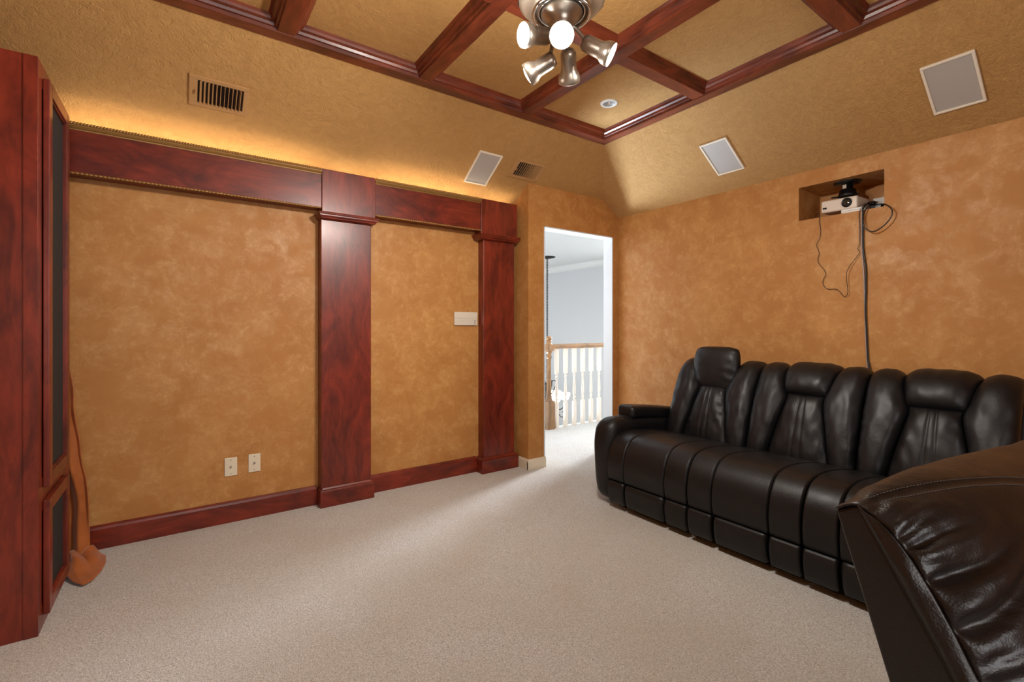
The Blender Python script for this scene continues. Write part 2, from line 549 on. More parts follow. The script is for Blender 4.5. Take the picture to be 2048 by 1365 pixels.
# ================================================================== HALLWAY AND FOYER
bm = nb(); box(bm, 7.8, 7.9, 6.4, 11.2, -2.8, 2.9); box(bm, 7.8, 7.9, 3.27, 6.4, -2.8, 1.0); box(bm, 7.8, 7.9, 3.27, 6.4, 2.6, 2.9)
box(bm, 7.8, 7.9, 3.27, 4.2, 1.0, 2.6)
struct(obj('wall_foyer_far', bm, M_HALLWALL))
struct(obj('wall_foyer_left', bx(2.4, 7.9, 11.1, 11.2, -2.8, 2.9), M_HALLWALL))
struct(obj('wall_foyer_near', bx(2.4, 2.51, 3.485, 11.1, -2.8, 2.9), M_HALLWALL))
struct(obj('wall_hall', bx(3.63, 7.9, 3.16, 3.27, -2.8, 2.9), M_HALLWALL))
struct(obj('wall_stair', bx(2.5, 7.8, 4.35, 4.40, -2.8, -.01), M_HALLWALL))
bm = nb(); box(bm, 2.4, 5.2, 3.27, 11.2, 2.715, 2.9); box(bm, 5.2, 7.9, 3.27, 11.2, 2.75, 2.9)
struct(obj('ceiling', bm, M_HALLCEIL))
bm = nb()
prism(bm, [(7.8, 2.75), (7.69, 2.75), (7.69, 2.735), (7.71, 2.72), (7.75, 2.66), (7.785, 2.63), (7.785, 2.61), (7.8, 2.61)], 'y', 3.27, 11.1)
struct(obj('trim_%d' % (k + 1), bm, M_WHITE))
bm = nb()
for y in (4.2, 5.28, 6.36): box(bm, 7.79, 7.86, y, y + .04, 1.0, 2.6)
for z in (1.0, 1.78, 2.56): box(bm, 7.79, 7.86, 4.2, 6.4, z, z + .04)
wf = struct(obj('window_2', bm, M_WHITE))
obj('pane', bx(7.84, 7.845, 4.2, 6.4, 1.0, 2.6), M_SKYPANE, wf)

# stair railing: newel post, handrail and turned balusters
RY = 4.30
rl = thing('stair_railing', 'oak topped stair railing with cream turned balusters seen beyond the doorway', 'railing', (4.1, RY, 0))
M_BAL = plain('cream_baluster_paint', lin(220, 208, 192), .5)
def turned(bm, x, y, segs, sq):
    """segs: list of ('sq',half,z0,z1) or ('tn',[(r,z)...])"""
    for s in segs:
        if s[0] == 'sq': box(bm, x - s[1], x + s[1], y - s[1], y + s[1], s[2], s[3])
        else: lathe(bm, s[1], (x, y, 0), 16)
bm = nb()
turned(bm, 3.588, RY, [
    ('sq', .052, 0, .335),
    ('tn', [(.048, .335), (.036, .36), (.034, .38), (.030, .40), (.030, .42), (.026, .60), (.024, .80), (.024, .84), (.034, .85), (.034, .865), (.026, .875), (.027, .90), (.040, .915), (.044, .93)]),
    ('sq', .046, .93, 1.005),
    ('tn', [(.044, 1.005), (.030, 1.02), (.026, 1.03), (.036, 1.045), (.032, 1.055), (.022, 1.06), (.036, 1.075), (.036, 1.09), (.022, 1.105), (.006, 1.11)])], 0)
obj('newel_post', bm, wood('oak_post_wood', 'z', ((120, 84, 48), (150, 108, 64), (170, 126, 78)), .4, .2), rl, bevel=.003)['label'] = 'turned oak newel post with ball top'
bm = nb()
prism(bm, [(RY - .032, .955), (RY + .032, .955), (RY + .036, .985), (RY + .022, 1.010), (RY - .022, 1.010), (RY - .036, .985)], 'x', 3.63, 6.6)
obj('handrail', bm, M_OAK, rl)['label'] = 'oak handrail'
for i in range(19):
    x = 3.706 + .1445 * i
    bm = nb()
    turned(bm, x, RY, [('sq', .021, 0, .30),
        ('tn', [(.018, .30), (.013, .315), (.012, .33), (.019, .345), (.012, .36), (.011, .37), (.017, .39), (.019, .42), (.012, .56), (.010, .60), (.018, .615), (.010, .63), (.014, .645), (.018, .655)]),
        ('sq', .021, .655, .958)], 0)
    obj('baluster', bm, M_BAL, rl)

# chandelier far beyond the railing
CX, CY = 6.5, 7.85
ch = thing('chandelier', 'scrolled iron chandelier on long chain with glowing glass bowls beyond the railing', 'chandelier', (CX, CY, 2.75))
obj('canopy', lathe(nb(), [(.02, 2.70), (.09, 2.715), (.17, 2.735), (.18, 2.752)], (CX, CY, 0), 24), M_IRON, ch, smooth=True)
bm = nb()
z = 2.70; i = 0
while z > .02:
    pts = []
    for q in range(13):
        a = 2 * PI * q / 12
        pts.append(V((CX + (math.cos(a) * .017 if i % 2 else 0), CY + (0 if i % 2 else math.cos(a) * .017), z - .035 + math.sin(a) * .038)))
    tube(bm, pts, .007, 5, False); z -= .062; i += 1
c_ = obj('chain', bm, M_IRON, ch)
bm = lathe(nb(), [(.01, .05), (.04, 0), (.02, -.06), (.05, -.12), (.03, -.25), (.025, -.4), (.06, -.5), (.02, -.6), (.005, -.66)], (CX, CY, 0), 20)
obj('stem', bm, M_IRON, ch, smooth=True)
for i in range(6):
    a = 2 * PI * i / 6 + .35
    D = V((math.cos(a), math.sin(a), 0))
    P0 = V((CX, CY, 0))
    arm = smooth_path([P0 + D * r + V((0, 0, zz)) for r, zz in ((.04, -.1), (.12, .06), (.2, .02), (.15, -.12), (.08, -.3), (.16, -.52), (.3, -.55), (.38, -.44), (.38, -.36))], 6)
    am = obj('arm', tube(nb(), arm, .010, 6), M_IRON, ch, smooth=True)
    sc = smooth_path([P0 + D * r + V((0, 0, zz)) for r, zz in ((.2, -.54), (.3, -.72), (.42, -.66), (.38, -.56), (.33, -.62))], 6)
    obj('scroll', tube(nb(), sc, .008, 6), M_IRON, am, smooth=True)
    bowl = lathe(nb(), [(.02, -.36), (.07, -.34), (.105, -.27), (.12, -.2), (.115, -.2), (.09, -.28)], tuple(P0 + D * .38), 20)
    obj('glass_shade', bowl, M_SHADE, ch, smooth=True)

# ================================================================== PILASTERS, VALANCES
def mould(prof, x0, x1, yf, yb, bm=None):
    """horizontal moulding wrapping the front and both sides of a box (x0..x1, yf..yb); prof (out, z)"""
    bm = bm or nb()
    R = []
    for o_, z_ in prof:
        R.append([bm.verts.new(V(p)) for p in ((x0 - o_, yb, z_), (x0 - o_, yf - o_, z_), (x1 + o_, yf - o_, z_), (x1 + o_, yb, z_))])
    for a, b in zip(R, R[1:]):
        for i in range(3): bm.faces.new((a[i], a[i + 1], b[i + 1], b[i]))
    bm.faces.new(R[0]); bm.faces.new(R[-1][::-1])
    bm.faces.new([r[0] for r in R] + [R[-1][0]] if False else [r[0] for r in R])
    bm.faces.new([r[3] for r in R])
    return bm
def pilaster(xs0, xs1, xc0, xc1, xp0, xp1, label, yb):
    t = thing('pilaster', label, 'pilaster', ((xs0 + xs1) / 2, 3.34, 0), group='cherry pilasters on the left wall')
    obj('shaft', bx(xs0, xs1, 3.298, yb, .10, 1.99), M_WOODZ, t, bevel=.003)
    obj('plinth', mould([(0, 0), (0, .104), (-.003, .112), (-.012, .118), (-.02, .128)], xp0, xp1, 3.272, yb), M_WOODX, t, bevel=.001)
    obj('capital', bx(xc0, xc1, 3.262, 3.30, 1.965, 2.262), M_WOODZ, t, bevel=.003)
    for q in (xc0, xc1 - .018): obj('capital_side', bx(q, q + .018, 3.30, yb - .02, 1.965, 2.262), M_WOODZ, t)
    obj('moulding', mould([(-.02, 1.93), (.002, 1.935), (.004, 1.942), (.010, 1.946), (.014, 1.952), (.014, 1.958), (.020, 1.962), (.022, 1.970), (.018, 1.976), (.0, 1.979)], xc0, xc1, 3.262, yb), M_WOODX, t)
    return t
pilaster(.771, 1.109, .768, 1.128, .761, 1.124, 'wide cherry wood pilaster between the two valance boards', 3.384)
pilaster(2.050, 2.360, 2.006, 2.366, 2.022, 2.387, 'cherry wood pilaster nearest the doorway, beside the white control panel', 3.384)

def rope(bm, x0, x1, y, z, r, pitch=.013, amp=.28):
    n = int((x1 - x0) / pitch * 4)
    tube(bm, [(x0 + (x1 - x0) * i / n, y, z) for i in range(n + 1)], [r * (1 + amp * math.sin(i * PI / 2 + .4)) for i in range(n + 1)], 8)
    return bm
def valance(x0, x1, label):
    t = thing('valance', label, 'valance', ((x0 + x1) / 2, 3.33, 2.0), group='cherry valance boards on the left wall')
    obj('board', bx(x0, x1, 3.272, 3.290, 2.004, 2.228), M_WOODX, t)
    obj('shelf', bx(x0, x1, 3.290, 3.384, 2.004, 2.022), M_WOODX, t)
    bm = nb()
    prism(bm, [(3.290, 2.222), (3.268, 2.222), (3.266, 2.228), (3.260, 2.232), (3.254, 2.240), (3.254, 2.246), (3.290, 2.246)], 'x', x0, x1)
    obj('top_moulding', bm, M_GOLD, t)['label'] = 'gold moulding along the top edge'
    obj('rope_bead', rope(nb(), x0, x1, 3.256, 2.253, .0075), M_GOLD, t, smooth=True)['label'] = 'gold rope bead'
    obj('bottom_rope', rope(nb(), x0, x1, 3.272, 2.001, .006, .018), M_GOLD, t, smooth=True)['label'] = 'gold rope bead along the bottom edge'
    obj('light_strip', bx(x0 + .02, x1 - .02, 3.33, 3.342, 2.134, 2.142), M_LED, t)['label'] = 'warm glowing light strip in the cove'
valance(-.60, .767, 'long cherry valance with gold rope bead, between cabinet and wide pilaster')
valance(1.129, 2.005, 'short cherry valance with gold rope bead, above the white control panel')

# ================================================================== SPEAKER CABINET
cb = thing('speaker_cabinet', 'tall cherry cabinet with black cloth doors at the left edge', 'cabinet', (-.75, 2.84, 0))
bm = nb(); box(bm, -1.1, -.468, 2.570, 3.10, 0, 2.255)
obj('body', bm, M_WOODZ, cb, bevel=.002)
obj('side_panel', bx(-1.1, -.492, 2.556, 2.570, .0, 2.258), M_WOODZ, cb)
bm = nb()
box(bm, -.492, -.45, 2.552, 2.612, 0, 2.258); box(bm, -.468, -.45, 3.05, 3.174, 0, 2.258)
box(bm, -.468, -.45, 2.612, 3.05, 2.16, 2.258); box(bm, -.468, -.45, 2.612, 3.05, .47, .60); box(bm, -.468, -.45, 2.612, 3.05, 0, .09)
obj('face_frame', bm, M_WOODZ, cb, bevel=.0015)
def door(z0, z1, y0=2.622, y1=3.038):
    bm = nb(); X0, X1, fw = -.4495, -.428, .052
    box(bm, X0, X1, y0, y0 + fw, z0, z1); box(bm, X0, X1, y1 - fw, y1, z0, z1)
    box(bm, X0, X1, y0 + fw, y1 - fw, z0, z0 + fw); box(bm, X0, X1, y0 + fw, y1 - fw, z1 - fw, z1)
    d = obj('door', bm, M_WOODZ, cb, bevel=.004, seg=3)
    bm = nb(); fi = fw + .008
    for a in ((y0 + fw, y0 + fi, z0 + fw, z1 - fw), (y1 - fi, y1 - fw, z0 + fw, z1 - fw), (y0 + fi, y1 - fi, z0 + fw, z0 + fi), (y0 + fi, y1 - fi, z1 - fi, z1 - fw)):
        box(bm, X0, X0 + .014, *a)
    obj('inner_bead', bm, M_WOODZ, d)
    obj('speaker_cloth', bx(X0, X0 + .006, y0 + fi - .004, y1 - fi + .004, z0 + fi - .004, z1 - fi + .004), M_CLOTH, d)['label'] = 'black speaker cloth'
door(.560, 2.205); door(.048, .508)

# ================================================================== CURTAIN
def curtain():
    bm = nb()
    R = [(2.0, -.470), (1.10, -.466), (.945, -.454), (.80, -.442), (.69, -.430), (.56, -.414), (.43, -.396), (.30, -.388), (.14, -.380), (.05, -.378)]
    def xr(z):
        for (z0, x0), (z1, x1) in zip(R, R[1:]):
            if z <= z0 and z >= z1: return x0 + (x1 - x0) * (z0 - z) / (z0 - z1)
        return R[-1][1] if z < .05 else R[0][1]
    NU, NV = 70, 90
    def f(u, v):
        if v < .8:
            z = 2.0 - (2.0 - .05) * (v / .8) ** .8
            q = 0
        else:
            z = .05 - .035 * math.sin((v - .8) / .2 * PI / 2); q = (v - .8) / .2
        right = xr(z); left = -.62
        x = left + (right - left) * u
        fold = .020 * math.sin(u * 13 + 1.2 * math.sin(z * 2.2)) + .010 * math.sin(u * 27 + z * 3)
        gather = .035 * gauss(z - .28, .12) * math.sin(u * 9 + 1)
        y = 3.235 + fold + gather + (.05 * (1 - u) if z < 1 else 0)
        x += .010 * noise.noise(V((u * 3, z * 5, 1.0)))
        p = V((x, y, z))
        if z < .45:
            k_ = 1 - z / .45
            p.y -= .05 * k_ * k_ * (1 - u * .4)
        if q > 0:
            HEM = [(-.58, 3.22), (-.53, 3.21), (-.485, 3.20), (-.436, 3.06), (-.405, 2.97), (-.367, 2.916), (-.335, 2.95), (-.312, 3.04), (-.306, 3.13), (-.316, 3.23)]
            hx, hy = lerp_list(HEM, u)
            p.x += (hx - p.x) * q; p.y += (hy - p.y) * q
            p.z = .05 * (1 - q) + .010 + (.024 * abs(math.sin(u * 11 + q * 2.0)) + .012 * noise.noise(V((u * 7, q * 3, 3)))) * math.sin(PI * min(1, q + .25)) 
            if p.z < .004: p.z = .004
        if p.x < -.442: p.y = max(p.y, 3.186)
        return p
    grid(bm, f, NU, NV)
    o = obj('curtain', bm, M_CURTAIN, smooth=True, solid=.004)
    tag(o, 'rust orange cloth curtain hanging behind the tall cabinet and pooling on the carpet', 'curtain')
curtain()

# ================================================================== VENTS, SPEAKERS, DOWNLIGHT, PLATES
CO = 1 / math.sqrt(1 + S * S)
def slopeA(x, off):   # frame on the left slope: local x along the wall, y up the slope, z into the room
    return Matrix(((1, 0, 0, x), (0, -CO, -S * CO, 3.385 - off), (0, S * CO, -CO, slopez(off)), (0, 0, 0, 1)))
def slopeB(y, off):   # right slope: local x along -Y
    return Matrix(((0, -CO, -S * CO, 3.53 - off), (-1, 0, 0, y), (0, S * CO, -CO, slopez(off)), (0, 0, 0, 1)))
def vent(M, w, h, label):
    t = thing('air_vent', label, 'vent', M.to_translation(), M.to_euler(), group='air vents in the sloped ceiling')
    hw, hh = w / 2, h / 2; fw = .026
    bm = nb()
    for a in ((-hw, hw, -hh, -hh + fw), (-hw, hw, hh - fw, hh), (-hw, -hw + fw + .014, -hh + fw, hh - fw), (hw - fw, hw, -hh + fw, hh - fw)):
        box(bm, *a, -.002, .010)
    obj('frame', bm, M_VENT, t, world=False, bevel=.004)
    obj('recess_shade', bx(-hw + fw, hw - fw, -hh + fw, hh - fw, -.0015, .0010), M_DARK, t, world=False)  # flat dark sheet painted as the shade behind the slats
    n = 11
    x0, x1 = -hw + fw + .020, hw - fw - .006
    for i in range(n):
        x = x0 + (x1 - x0) * (i + .5) / n
        a = -math.radians(34 - 5.0 * i)
        R = Matrix.Translation((x, 0, .008)) @ Matrix.Rotation(a, 4, 'Y')
        obj('slat', bx(-.0013, .0013, -hh + fw, hh - fw, -.008, .010, M=R), M_VENT, t, world=False)
    R = Matrix.Translation((-hw + fw + .006, 0, .014))
    obj('damper_lever', bx(-.004, .004, -.010, .010, -.004, .008, M=R), M_VENT, t, world=False)
vent(slopeA(.178, .32), .280, .182, 'tan louvred air vent above the long valance, left of all speakers')
vent(slopeA(2.318, .322), .288, .182, 'tan louvred air vent above the corner by the doorway')
def speaker(M, w, h, label):
    t = thing('ceiling_speaker', label, 'speaker', M.to_translation(), M.to_euler(), group='square white speakers in the sloped ceiling')
    hw, hh = w / 2, h / 2; fw = .013
    bm = nb()
    for a in ((-hw, hw, -hh, -hh + fw), (-hw, hw, hh - fw, hh), (-hw, -hw + fw, -hh + fw, hh - fw), (hw - fw, hw, -hh + fw, hh - fw)):
        box(bm, *a, -.002, .012)
    obj('frame', bm, M_SPKFRAME, t, world=False, bevel=.003)
    obj('grille', bx(-hw + fw - .001, hw - fw + .001, -hh + fw - .001, hh - fw + .001, -.001, .006), M_GRILLE, t, world=False)
speaker(slopeA(1.937, .2565), .208, .304, 'white square speaker in the left slope beside the vent near the corner')
speaker(slopeB(1.919, .274), .208, .306, 'white square speaker in the right slope nearer the room corner')
speaker(slopeB(.656, .272), .208, .312, 'white square speaker in the right slope, largest and farthest right')

dl = thing('recessed_downlight', 'small round recessed downlight with white ring in the corner ceiling panel', 'downlight', (2.438, 2.271, zt))
bm = lathe(nb(), [(.040, -.004), (.044, -.010), (.056, -.009), (.060, -.001), (.060, .001), (.040, .001)], seg=36, cap=False)
obj('trim_ring', bm, M_WHITE, dl, world=False, smooth=True)
bm = lathe(nb(), [(.0395, -.006), (.034, -.0045), (.022, -.003), (.010, -.0025), (.001, -.0025)], seg=36)
obj('reflector', bm, M_CHROME, dl, world=False, smooth=True)

def plate(x, z, label):
    t = thing('cable_wall_plate', label, 'wall plate', (x, 3.385, z), group='cable wall plates low on the left wall')
    bm = bx(-.034, .034, -.006, 0, -.057, .057)
    obj('plate', bm, M_CREAM, t, world=False, bevel=.003, seg=3)
    for zz in (-.042, .042):
        obj('screw', lathe(nb(), [(.0034, 0), (.0034, .0015), (.001, .002)], M=Matrix.Translation((0, -.0055, zz)) @ Matrix.Rotation(PI / 2, 4, 'X'), seg=10), M_NICKEL, t, world=False)
    bm = lathe(nb(), [(.0072, 0), (.0072, .003), (.0046, .003), (.0046, .010), (.0016, .0102)], M=Matrix.Translation((0, -.0055, 0)) @ Matrix.Rotation(PI / 2, 4, 'X'), seg=6)
    obj('coaxial_jack', bm, M_NICKEL, t, world=False)
plate(.258, .340, 'cream coaxial wall plate, the left one of the pair above the baseboard')
plate(.387, .343, 'cream coaxial wall plate, the one of the pair nearer the wide pilaster')

cp = thing('control_panel', 'white rectangular wall control box between the two pilasters', 'control panel', (1.924, 3.385, 1.279))
obj('housing', bx(-.108, .108, -.018, 0, -.055, .055), plain('warm_white_plastic', lin(214, 204, 188), .4), cp, world=False, bevel=.004)
obj('lid', bx(-.106, .106, -.0200, -.0181, .006, .053), plain('warm_white_lid', lin(218, 208, 192), .4), cp, world=False, bevel=.001)
for i in range(5):
    z = -.011 - .0085 * i
    obj('slot', bx(.078, .089, -.0186, -.0178, z - .0018, z + .0018), M_BLACK, cp, world=False)
obj('indicator', bx(.066, .074, -.0190, -.0180, -.0135, -.0085), plain('indicator_white', lin(250, 250, 245), .3), cp, world=False)
obj('indicator_hole', bx(.056, .061, -.0187, -.0180, -.0125, -.0095), M_BLACK, cp, world=False)

# ================================================================== CEILING SPOT FIXTURE
FX = V((1.22, 1.385, 0))
lf = thing('ceiling_spotlight', 'round ceiling fixture with five spotlight heads, lamps lit, hung from a beam', 'light fixture', (FX.x, FX.y, 2.715))
bm = lathe(nb(), [(.075, 2.716), (.075, 2.69), (.06, 2.675), (.03, 2.665), (.022, 2.60), (.05, 2.585), (.12, 2.575), (.165, 2.55), (.172, 2.52), (.168, 2.48), (.150, 2.462), (.118, 2.456), (.118, 2.44), (.01, 2.44)], FX, 48)
obj('housing', bm, M_NICKEL, lf, smooth=True)
bm = nb()
for rr, zz, tt in ((.110, 2.432, .0075), (.090, 2.436, .004)):
    tube(bm, [FX + V((rr * math.cos(2 * PI * i / 48), rr * math.sin(2 * PI * i / 48), zz)) for i in range(49)], tt, 8, False)
obj('ring', bm, M_CHROME, lf, smooth=True)
bm = lathe(nb(), [(.085, 2.441), (.080, 2.425), (.055, 2.405), (.045, 2.385), (.045, 2.365), (.03, 2.352), (.004, 2.348)], FX, 32)
obj('fitter', bm, M_NICKEL, lf, smooth=True)
for i in range(16):
    a = 2 * PI * i / 16
    R = Matrix.Translation(FX + V((math.cos(a) * .169, math.sin(a) * .169, 2.50))) @ Matrix.Rotation(a, 4, 'Z')
    for q in (-.012, 0, .012) if i < 0 else (0,):
        pass
    bm = bx(-.001, .004, -.004, .004, -.014, .014, M=R)
    obj('vent_slot', bm, M_BLACK, lf)
heads = [  # mouth centre, facing direction, wattage
    (V((1.128, 1.280, 2.262)), V((-.50, -.60, -.42)), 26),
    (V((1.385, 1.280, 2.278)), V((.62, -.62, -.50)), 34),
    (V((1.345, 1.478, 2.246)), V((.50, .50, -.62)), 34),
    (V((1.160, 1.528, 2.236)), V((-.55, .70, -.42)), 34),
    (V((1.075, 1.440, 2.325)), V((-.95, .10, -.25)), 26)]
for mc, d, e in heads:
    e *= 1.6
    d = d.normalized()
    Q = Matrix.Translation(mc) @ d.to_track_quat('Z', 'Y').to_matrix().to_4x4()
    bm = lathe(nb(), [(.006, -.128), (.024, -.124), (.031, -.112), (.032, -.098), (.032, -.050), (.035, -.040), (.043, -.026), (.045, -.012), (.045, .002), (.043, .002), (.042, -.010), (.036, -.020)], M=Q, seg=28, cap=True)
    hd = obj('spot_head', bm, M_NICKEL, lf, smooth=True)
    tail = mc - d * .10
    obj('arm', tube(nb(), smooth_path([FX + (tail - FX) * V((.3, .3, 1)).x * 0 + V(((tail.x - FX.x) * .25, (tail.y - FX.y) * .25, 2.385)), V(((tail.x + FX.x) / 2, (tail.y + FX.y) / 2, 2.385)), tail], 5), .008, 8), M_NICKEL, hd, smooth=True)
    bm = lathe(nb(), [(.036, -.012), (.037, -.004), (.030, .002), (.016, .006), (.002, .007)], M=Q, seg=24)
    obj('bulb', bm, M_BULB, hd, smooth=True)['label'] = 'glowing reflector bulb'
    spot('spot_lamp', mc + d * .022, d, e, WARM, 150, 1.0, .032)
    sp = bpy.data.lights.new('bulb_spill', 'POINT'); sp.energy = 6.5; sp.color = (1.0, .94, .86); sp.shadow_soft_size = .03
    so_ = bpy.data.objects.new('bulb_spill', sp); COL.objects.link(so_); so_.location = mc + d * .045


# ================================================================== PROJECTOR, MOUNT, POWER, CABLES
pj = thing('projector', 'pale champagne projector with black lens hanging in the wall niche', 'projector', (3.66, 1.275, 1.97))
PM = Matrix.Translation((3.672, 1.278, 2.022)) @ Matrix.Rotation(math.radians(-4), 4, 'Z') @ Matrix.Rotation(math.radians(1.5), 4, 'X')
bm = rbox(nb(), -.105, .105, -.108, .108, -.041, .041, .012, 4, fn=lambda p: PM @ p)
obj('body', bm, M_PROJ, pj, smooth=True)
LM = PM @ Matrix.Translation((-.104, -.050, .004)) @ Matrix.Rotation(-PI / 2, 4, 'Y')
obj('lens_barrel', lathe(nb(), [(.031, -.004), (.031, .006), (.027, .008), (.024, .003), (.020, .001)], M=LM, seg=28, cap=False), M_BLACK, pj, smooth=True)
obj('lens', lathe(nb(), [(.026, .001), (.018, .005), (.008, .0075), (.001, .008)], M=LM, seg=24), M_GLASSD, pj, smooth=True)
SMx = PM @ Matrix.Translation((-.106, .082, -.012))
bm = nb()
for yy in (-.006, .006): lathe(bm, [(.0065, -.002), (.0065, .002)], M=SMx @ Matrix.Translation((0, yy, 0)) @ Matrix.Rotation(-PI / 2, 4, 'Y'), seg=16)
obj('sensor_window', bm, M_BLACK, pj)
mt = thing('projector_mount', 'black swivel ceiling mount holding the projector in the niche', 'mount', (3.66, 1.27, NZ1))
c = (3.655, 1.262, 0)
obj('ceiling_plate', lathe(nb(), [(.078, NZ1), (.080, NZ1 - .006), (.060, NZ1 - .013), (.03, NZ1 - .016)], c, 32), M_BLACK, mt, smooth=True)
obj('neck', lathe(nb(), [(.030, NZ1 - .012), (.030, 2.135), (.045, 2.128), (.050, 2.10), (.055, 2.096), (.052, 2.082), (.03, 2.076)], c, 28), M_BLACK, mt, smooth=True)
obj('knuckle', bx(3.617, 3.629, 1.256, 1.280, 2.132, 2.160), M_NICKEL, mt, bevel=.002)
for a in (.3, 1.5, 2.6, 4.0):
    d = V((math.cos(a), math.sin(a), 0)); p0 = V((3.655, 1.262, 2.082))
    obj('bracket_arm', tube(nb(), [p0, p0 + d * .06 + V((0, 0, -.004)), p0 + d * .115 + V((0, 0, -.010))], .0055, 6), M_BLACK, mt)

po = thing('power_outlet', 'white outlet plate on the niche back with a black plug', 'outlet', (3.53 + ND, 1.14, 2.00))
obj('plate', bx(3.53 + ND - .008, 3.53 + ND, 1.095, 1.185, 2.000, 2.085), M_WHITE, po, bevel=.002)
pl = thing('power_adapter', 'black plug adapter with cords at the right end of the niche', 'adapter', (3.60, 1.085, NZ0))
obj('body', rbox(nb(), 3.575, 3.655, 1.050, 1.118, NZ0, NZ0 + .034, .008, 3), M_BLACK, pl, smooth=True)
obj('plug', rbox(nb(), 3.565, 3.60, 1.085, 1.125, NZ0 + .034, NZ0 + .056, .008, 3), M_BLACK, pl, smooth=True)
ps = thing('power_strip', 'white power strip lying on the niche floor under the projector', 'power strip', (3.59, 1.215, NZ0))
obj('body', bx(3.545, 3.60, 1.130, 1.262, NZ0, NZ0 + .028), M_WHITE, ps, bevel=.004)
obj('groove', bx(3.5436, 3.5450, 1.134, 1.258, NZ0 + .013, NZ0 + .015), plain('grey_seam', lin(170, 175, 180), .5), ps)

def cable(name, pts, r, mat, label, n=6):
    o = obj(name, tube(nb(), smooth_path(pts, n), r, 8), mat, smooth=True)
    return tag(o, label, 'cable')
THIN = [(3.60, 1.43, 1.972), (3.535, 1.41, 1.958), (3.52, 1.397, 1.973), (3.519, 1.378, 1.975), (3.52, 1.38, 1.918), (3.52, 1.373, 1.87), (3.518, 1.376, 1.812), (3.51, 1.394, 1.763), (3.518, 1.38, 1.708), (3.52, 1.389, 1.651), (3.512, 1.339, 1.571), (3.52, 1.36, 1.511), (3.52, 1.335, 1.463), (3.515, 1.272, 1.455), (3.52, 1.235, 1.405), (3.505, 1.209, 1.436), (3.50, 1.214, 1.564), (3.515, 1.152, 1.673), (3.515, 1.160, 1.706), (3.518, 1.151, 1.736), (3.52, 1.150, 1.839), (3.52, 1.152, 1.938), (3.535, 1.125, 1.990)]
MAIN = [(3.58, 1.10, 1.996), (3.535, 1.115, 1.985), (3.512, 1.131, 1.952), (3.512, 1.130, 1.926), (3.514, 1.131, 1.806), (3.516, 1.128, 1.686), (3.516, 1.116, 1.576), (3.516, 1.115, 1.446), (3.512, 1.117, 1.316), (3.516, 1.112, 1.186), (3.514, 1.105, 1.014), (3.51, 1.098, 0.976), (3.50, 1.089, 0.90), (3.49, 1.08, .6)]
LOOP = [(3.60, 1.08, 1.998), (3.53, 1.092, 1.985), (3.50, 1.118, 1.931), (3.49, 1.124, 1.879), (3.49, 1.109, 1.822), (3.49, 1.069, 1.797), (3.485, 1.022, 1.817), (3.485, 0.983, 1.862), (3.485, 0.973, 1.902), (3.49, 0.992, 1.937), (3.515, 1.024, 1.962), (3.545, 1.030, 1.966)]
GREY = [(3.57, 1.135, 1.985), (3.524, 1.137, 1.955), (3.524, 1.141, 1.862), (3.524, 1.139, 1.688), (3.524, 1.129, 1.534), (3.524, 1.124, 1.317), (3.524, 1.119, 1.143), (3.52, 1.11, .95), (3.50, 1.10, .6)]
cable('thin_cable', THIN, .0018, M_BLACK, 'thin kinked black cable sagging in a V below the projector niche', 3)
cable('power_cable', MAIN, .0048, M_BLACK, 'thick black cord running straight down the wall behind the sofa')
cable('looped_cable', LOOP, .0036, M_BLACK, 'black cable coiled in a round loop at the right end of the niche')
cable('grey_cable', GREY, .0035, plain('light_grey_cable', lin(170, 160, 158), .4), 'pale grey cable running down beside the thick black cord')

# ================================================================== RECLINER SOFA
so = thing('reclining_sofa', 'black leather three seat reclining sofa against the right wall, one headrest raised', 'sofa', (2.9, 1.3, 0))
SEAT = spline_fn([(3.06, .385), (2.90, .420), (2.70, .452), (2.54, .462), (2.44, .446), (2.385, .395), (2.362, .31), (2.364, .24), (2.376, .188)])
FOOT = spline_fn([(2.372, .184), (2.360, .15), (2.366, .09), (2.385, .045)])
BACK = spline_fn([(2.985, .375), (3.00, .47), (3.035, .60), (3.085, .74), (3.14, .845), (3.19, .898), (3.255, .912), (3.32, .885), (3.36, .82)])
def fr(F, t, e=.004):
    a, b = F(max(0, t - e)), F(min(1, t + e)); d = (b - a).normalized()
    return d
def PN(F, ya, yb):
    """returns P(s,t), N(s,t) for a profile swept from ya (s=0) to yb (s=1); normal to the room/up side"""
    def P(s, t): q = F(t); return V((q.x, ya + (yb - ya) * s, q.y))
    def Nn(s, t, sg):
        d = fr(F, t); n_ = V((-d.y, 0, d.x)) * sg
        return n_
    return P, Nn
